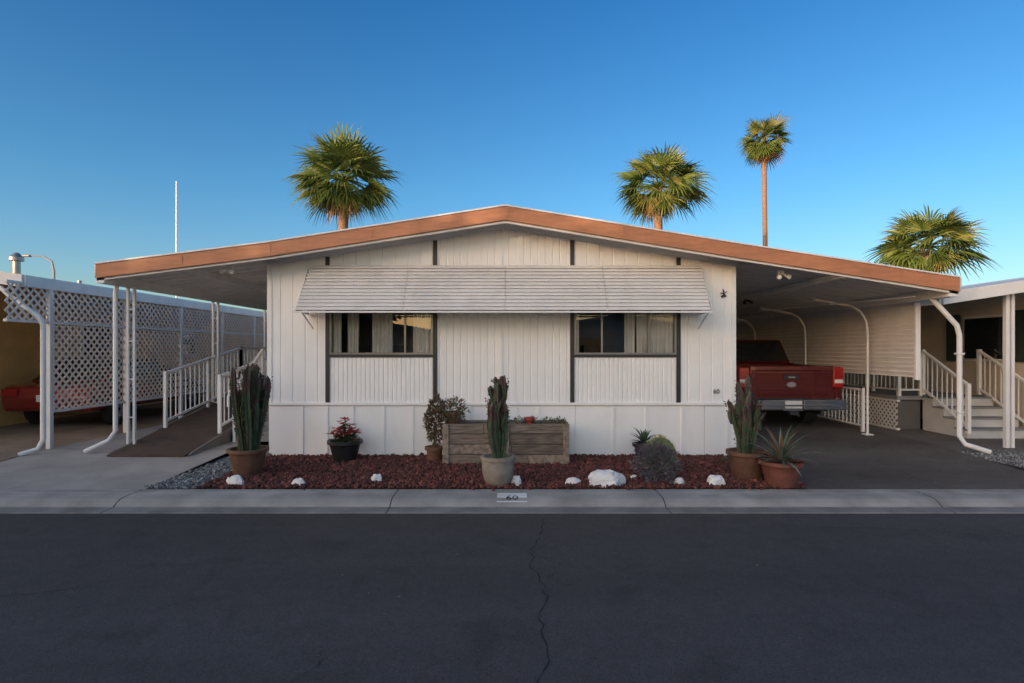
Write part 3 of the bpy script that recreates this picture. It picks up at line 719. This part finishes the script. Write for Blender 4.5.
def cactus_pot(px,d,pm,rt,rb,h,nst,H,spread,r=.033,bulge=0,rim=.025):
    x=W(px,d); rt_=root('potted_cactus',(0,0,0)); mb=MB(); pot('pot',mb,(x,d,.01),rt,rb,h,0,rim,bulge); mk('pot',mb,pm,rt_,smooth=True)
    mb=MB()
    for i in range(nst):
        a=i*2.4; q=spread*math.sqrt((i+.3)/nst); hh=H*U(.62,1.0) if i else H
        s=(x+math.cos(a)*q*.55,d+math.sin(a)*q*.55,h-.04)
        stem(mb,s,(math.cos(a)*q*.7,math.sin(a)*q*.7),hh,r*U(.85,1.15))
        for _ in range(random.choice([0,1,2])):
            t=U(.3,.6); aa=U(0,6.28); stem(mb,(s[0]+math.cos(a)*q*.7*t+math.cos(aa)*.04,s[1]+math.sin(aa)*.04,h+hh*t),(math.cos(aa)*.06,math.sin(aa)*.06),hh*U(.25,.5),r*.8)
    mk('cactus_stems',mb,CG,rt_,fixn=False)
cactus_pot(248,7.55,TERRA,.235,.17,.36,12,1.18,.24,.036)
cactus_pot(498,7.0,POTG,.19,.14,.36,8,1.03,.12,.036,.03)
cactus_pot(747,7.35,TERRA,.235,.17,.36,10,1.02,.15,.036)
x=W(345,8.5); rt_=root('potted_poinsettia'); mb=MB(); pot('pot',mb,(x,8.5,.01),.235,.16,.31); mk('pot',mb,POTB,rt_,smooth=True)
mb=MB()
for i in range(16):
    a=i*2.4; q=.2*math.sqrt(i/16); c=Vector((x+q*math.cos(a),8.5+q*math.sin(a),.42+.18*(1-q/.2)+U(-.03,.03)))
    mb.tube([(x,8.5,.28),tuple(c)],.008,4,1)
    for j in range(9):
        b=j*.7+U(-.2,.2); mb.leaf(c,(math.cos(b),math.sin(b),U(-.1,.35)),U(.09,.15),.06,0,Vector((0,0,1)))
    for j in range(5):
        b=U(0,6.28); mb.leaf(c-Vector((0,0,.06)),(math.cos(b),math.sin(b),U(-.5,.1)),U(.1,.15),.06,1,Vector((0,0,1)))
mk('bracts_and_leaves',mb,[mat('poinsettia_red',(.42,.008,.012),.5,var=.3,scale=20),LG[1]],rt_,fixn=False)
rt_=root('wooden_planter_box'); mb=MB(); x0,x1=W(443,8.2),W(569,8.2); y0,y1=8.2,8.66
for i in range(4):
    z=.02+i*.148
    xm=[x0,x0+(x1-x0)*U(.3,.7),x1]
    for a,b in zip(xm,xm[1:]): mb.box(a+.003,b-.003,y0+U(0,.006),y0+.03,z,z+.138,random.choice([0,0,1,2]))
    mb.box(x0,x1,y1-.03,y1,z,z+.140); mb.box(x0+.001,x0+.03,y0+.032,y1-.032,z,z+.14); mb.box(x1-.03,x1-.001,y0+.032,y1-.032,z,z+.14)
for xx in (x0,(x0+x1)/2-.04,x1-.08): mb.box(xx-.004,xx+.084,y0-.022,y0-.003,.02,.605,1)
mk('planks',mb,[WOOD,mat('weathered_wood_b',(.26,.20,.155),.85,var=.45,scale=5,bump=.4,bscale=20,stretch=(3,8,3)),mat('weathered_wood_c',(.15,.115,.09),.85,var=.5,scale=6,bump=.4,bscale=20,stretch=(1,8,9))],rt_,bevel=.004)
mb=MB(); mb.box(x0+.035,x1-.035,y0+.035,y1-.035,.1,.54); mk('soil',mb,SOIL,rt_)
def blades(mb,c,n,l0,l1,w,mi_choices,emin=.15,emax=1.4,curl=.3):
    c=Vector(c)
    for i in range(n):
        a=i*2.39996+U(-.2,.2); e=emin+(emax-emin)*(i/n); L=U(l0,l1)
        h=Vector((math.cos(a),math.sin(a),0)); sd=Vector((-math.sin(a),math.cos(a),0)); mi=random.choice(mi_choices)
        pts=[]
        for k in range(5):
            t=k/4; ee=e-curl*t*t; pts.append(c+h*L*t*math.cos(ee)+Vector((0,0,L*t*math.sin(ee))))
        ww=[w*.8,w,w*.8,w*.45,.002]; vs=[]
        for p,q in zip(pts,ww): vs+=[p-sd*q/2+Vector((0,0,q*.25)),p,p+sd*q/2+Vector((0,0,q*.25))]
        mb.add(vs,[(k*3+j,k*3+j+1,k*3+j+4,k*3+j+3) for k in range(4) for j in range(2)],mi)
def shrub(mb,c,rx,rz_,n,ls,mis,ell=1.6):
    for i in range(n):
        d=Vector((random.gauss(0,1),random.gauss(0,1),random.gauss(0,1))).normalized(); q=R()**.35
        lump=1+.18*math.sin(d.x*7+1)*math.cos(d.z*6)
        p=Vector(c)+Vector((d.x*rx,d.y*rx,d.z*rz_))*q*lump
        if p.z<.01: p.z=.02
        mb.leaf(p,d+Vector((U(-.6,.6),U(-.6,.6),U(-.2,.9))),ls*U(.7,1.4),ls/ell*.6,random.choice(mis))
AG=[mat('agave_green',(.06,.10,.055),.5,var=.2),mat('agave_grey',(.15,.175,.14),.5,var=.2),mat('dry_leaf',(.17,.10,.055),.8,var=.3),mat('succulent_red',(.22,.05,.05),.6,var=.3),mat('lavender_leaf',(.12,.10,.12),.7,var=.2),mat('dusk_leaf',(.075,.052,.075),.7,var=.2),LG[2]]
mb=MB()
shrub(mb,(W(453,8.35),8.4,.78),.2,.17,650,.05,[2,2,2,6,0])
for q in (.45,.6,.7,.83,.93):
    shrub(mb,(x0+(x1-x0)*q,8.42,.60),.12,.06,110,.045,[0,6,0,3 if q in(.7,.93) else 0])
blades(mb,(x0+1.3,8.42,.56),14,.08,.16,.02,[0])
mk('planter_plants',mb,AG,rt_,fixn=False)
mb=MB(); pot('p',mb,(W(530,8.4),8.4,.55),.06,.045,.13,0,.01); pot('p',mb,(W(452,8.4),8.5,.55),.13,.10,.2,1,.02); mk('small_pots',mb,[mat('red_pot',(.3,.04,.03),.5),TERRA],rt_,smooth=True)
rt_=root('potted_shrub'); mb=MB(); xx=W(434,8.45); pot('p',mb,(xx,8.5,.01),.12,.10,.22); mk('pot',mb,TERRA,rt_,smooth=True)
mb=MB(); mb.tube([(xx,8.5,.2),(xx+.02,8.46,.6)],.02,6,2); shrub(mb,(xx+.03,8.45,.62),.15,.35,1500,.055,[2,2,2,6,5]); mk('foliage',mb,AG,rt_,fixn=False)
rt_=root('potted_agave'); x=W(644,8.5); mb=MB(); pot('p',mb,(x,8.5,.01),.15,.11,.27); mk('pot',mb,POTB,rt_,smooth=True)
mb=MB(); blades(mb,(x,8.5,.27),22,.2,.34,.05,[0,0,6],.25,1.4,.2); mk('leaves',mb,AG,rt_,fixn=False)
rt_=root('potted_agave'); x=W(781,6.95); mb=MB(); pot('p',mb,(x,6.95,.01),.235,.17,.31); mk('pot',mb,mat('terracotta_red',(.15,.05,.035),.6,var=.3,scale=9,bump=.2,bscale=30,dirt=.5),rt_,smooth=True)
mb=MB(); blades(mb,(x,6.95,.3),50,.34,.58,.045,[0,1,1,2],.1,1.45,.25); mk('leaves',mb,AG,rt_,fixn=False)
mb=MB(); x=W(656,7.15); shrub(mb,(x,7.15,.22),.28,.27,3000,.038,[4,4,5,1])
for i in range(110):
    d=Vector((U(-1,1),U(-1,1),U(.4,1.4))); mb.leaf(Vector((x,7.15,.2))+d.normalized()*.22,d,.14,.012,random.choice([4,5]))
mk('lavender_bush',mb,AG,fixn=False)
mb=MB(); x=W(660,7.7); n=40; rws=12; vs=[]
for i in range(rws+1):
    t=i/rws*math.pi*.97+.03
    for j in range(n):
        q=2*math.pi*j/n; r=.20*math.sin(t)*(1.08 if j%2 else .9); vs.append((x+r*math.cos(q),7.7+r*math.sin(q),.25-.24*math.cos(t)))
mb.add(vs,[(i*n+j,i*n+(j+1)%n,(i+1)*n+(j+1)%n,(i+1)*n+j) for i in range(rws) for j in range(n)],0)
for i in range(800):
    v=Vector(random.choice(vs)); d=(v-Vector((x,7.7,.25))); mb.leaf(v,d+Vector((U(-.1,.1),U(-.1,.1),U(-.1,.1))),.04,.006,1)
mk('barrel_cactus',mb,[mat('barrel_green',(.10,.125,.035),.6,var=.2),mat('spine_yellow',(.40,.34,.15),.6)],fixn=False)
mb=MB()
for (px,d,s) in ((560,8.5,.07),(725,8.3,.06)): shrub(mb,(W(px,d),d,.05),s,s,80,.03,[0,6])
mk('ground_plants',mb,AG,fixn=False)
cn=root('curb_number_plate'); mb=MB(); mb.add([(-.17,6.45,.0085),(.17,6.45,.0085),(.17,6.59,.0135),(-.17,6.59,.0135)],[(0,1,2,3)]); mb.add([(-.17,6.335,-.0245),(.17,6.335,-.0245),(.17,6.45,.0085),(-.17,6.45,.0085)],[(0,1,2,3)]); mk('painted_plate',mb,mat('plate_white',(.72,.71,.69),.6,dirt=.3),cn,fixn=False)
t=text('number','60',(0,6.375,-.004),.12,DARK,cn,rot=(math.radians(10),0,0)); t.data.extrude=.001; t.scale=(1.2,1.2,1)
mb=MB(); mb.tube([(-11.8,20,3.2),(-11.8,20,7.6)],[.035,.022],6); mk('antenna_mast',mb,ALU)
sl=root('street_lamp',(-32.2,40,0)); mb=MB(); mb.tube([(0,0,0),(0,0,7.2),(-.15,0,7.9),(-.7,0,8.25),(-1.7,0,8.3)],[.11,.07,.06,.05,.04],8); mk('pole',mb,mat('lamp_pole',(.2,.19,.18),.5),sl,smooth=True)
mb=MB(); mb.box(-2.3,-1.65,-.13,.13,8.22,8.36); mk('lamp_head',mb,mat('lamp_pole',(.2,.19,.18),.5),sl,bevel=.04)
mb=MB()
for i in range(60):
    p=(U(-9,10),U(2.5,6.1),-.07) if i<30 else (U(-7,8),U(6.12,6.25),-.062)
    mb.leaf(p,(U(-1,1),U(-1,1),U(0,.15)),U(.02,.04),.016,0 if R()<.75 else 1,Vector((0,0,1)))
mk('fallen_leaves',mb,[AG[2],mat('pale_leaf',(.2,.17,.13),.8)],fixn=False)
# ------------------------------------------------------------------ light
EL=math.radians(6.5); AZ=math.radians(225)
S=Vector((math.sin(AZ)*math.cos(EL),math.cos(AZ)*math.cos(EL),math.sin(EL)))
w=bpy.data.worlds.new('World'); scene.world=w; w.use_nodes=True
N=w.node_tree.nodes; L=w.node_tree.links; bg=N['Background']
sky=N.new('ShaderNodeTexSky'); sky.sky_type='NISHITA'; sky.sun_disc=False; sky.sun_elevation=EL; sky.sun_rotation=AZ
sky.air_density=1.0; sky.dust_density=.6; sky.ozone_density=2.0
tc=N.new('ShaderNodeTexCoord')
sx=N.new('ShaderNodeSeparateXYZ'); L.new(tc.outputs['Generated'],sx.inputs[0])
fr=N.new('ShaderNodeValToRGB'); e=fr.color_ramp.elements
e[0].position=.03; e[0].color=(.66,.74,.90,1); e[1].position=.55; e[1].color=(.16,.54,.90,1)
m_=e.new(.25); m_.color=(.37,.70,.95,1)
L.new(sx.outputs['Z'],fr.inputs[0])
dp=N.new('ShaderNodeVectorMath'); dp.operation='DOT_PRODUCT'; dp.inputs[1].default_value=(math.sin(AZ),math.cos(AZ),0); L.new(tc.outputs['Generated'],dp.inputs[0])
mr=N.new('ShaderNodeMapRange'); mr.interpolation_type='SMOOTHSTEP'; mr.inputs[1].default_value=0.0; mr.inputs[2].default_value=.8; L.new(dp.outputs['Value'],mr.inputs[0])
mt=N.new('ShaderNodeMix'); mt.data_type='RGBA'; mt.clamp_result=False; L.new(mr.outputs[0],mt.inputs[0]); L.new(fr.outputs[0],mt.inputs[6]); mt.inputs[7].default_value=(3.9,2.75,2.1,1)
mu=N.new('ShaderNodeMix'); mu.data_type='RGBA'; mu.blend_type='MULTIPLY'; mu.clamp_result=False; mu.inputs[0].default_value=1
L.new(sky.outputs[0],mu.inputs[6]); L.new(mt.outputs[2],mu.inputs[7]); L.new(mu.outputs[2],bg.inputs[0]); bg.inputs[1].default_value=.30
sl=bpy.data.lights.new('sun','SUN'); sl.energy=5; sl.angle=math.radians(.5); sl.color=(1,.76,.5)
so=bpy.data.objects.new('sun',sl); so.rotation_euler=S.to_track_quat('Z','Y').to_euler(); so.location=(-20,-20,15); coll(so)
cam=bpy.data.cameras.new('camera'); cam.lens=20; cam.sensor_width=36; cam.shift_y=.0083; cam.clip_end=5000; cam.clip_start=.05
co=bpy.data.objects.new('camera',cam); co.location=(0,0,1.67); co.rotation_euler=(math.pi/2,0,0); coll(co); scene.camera=co
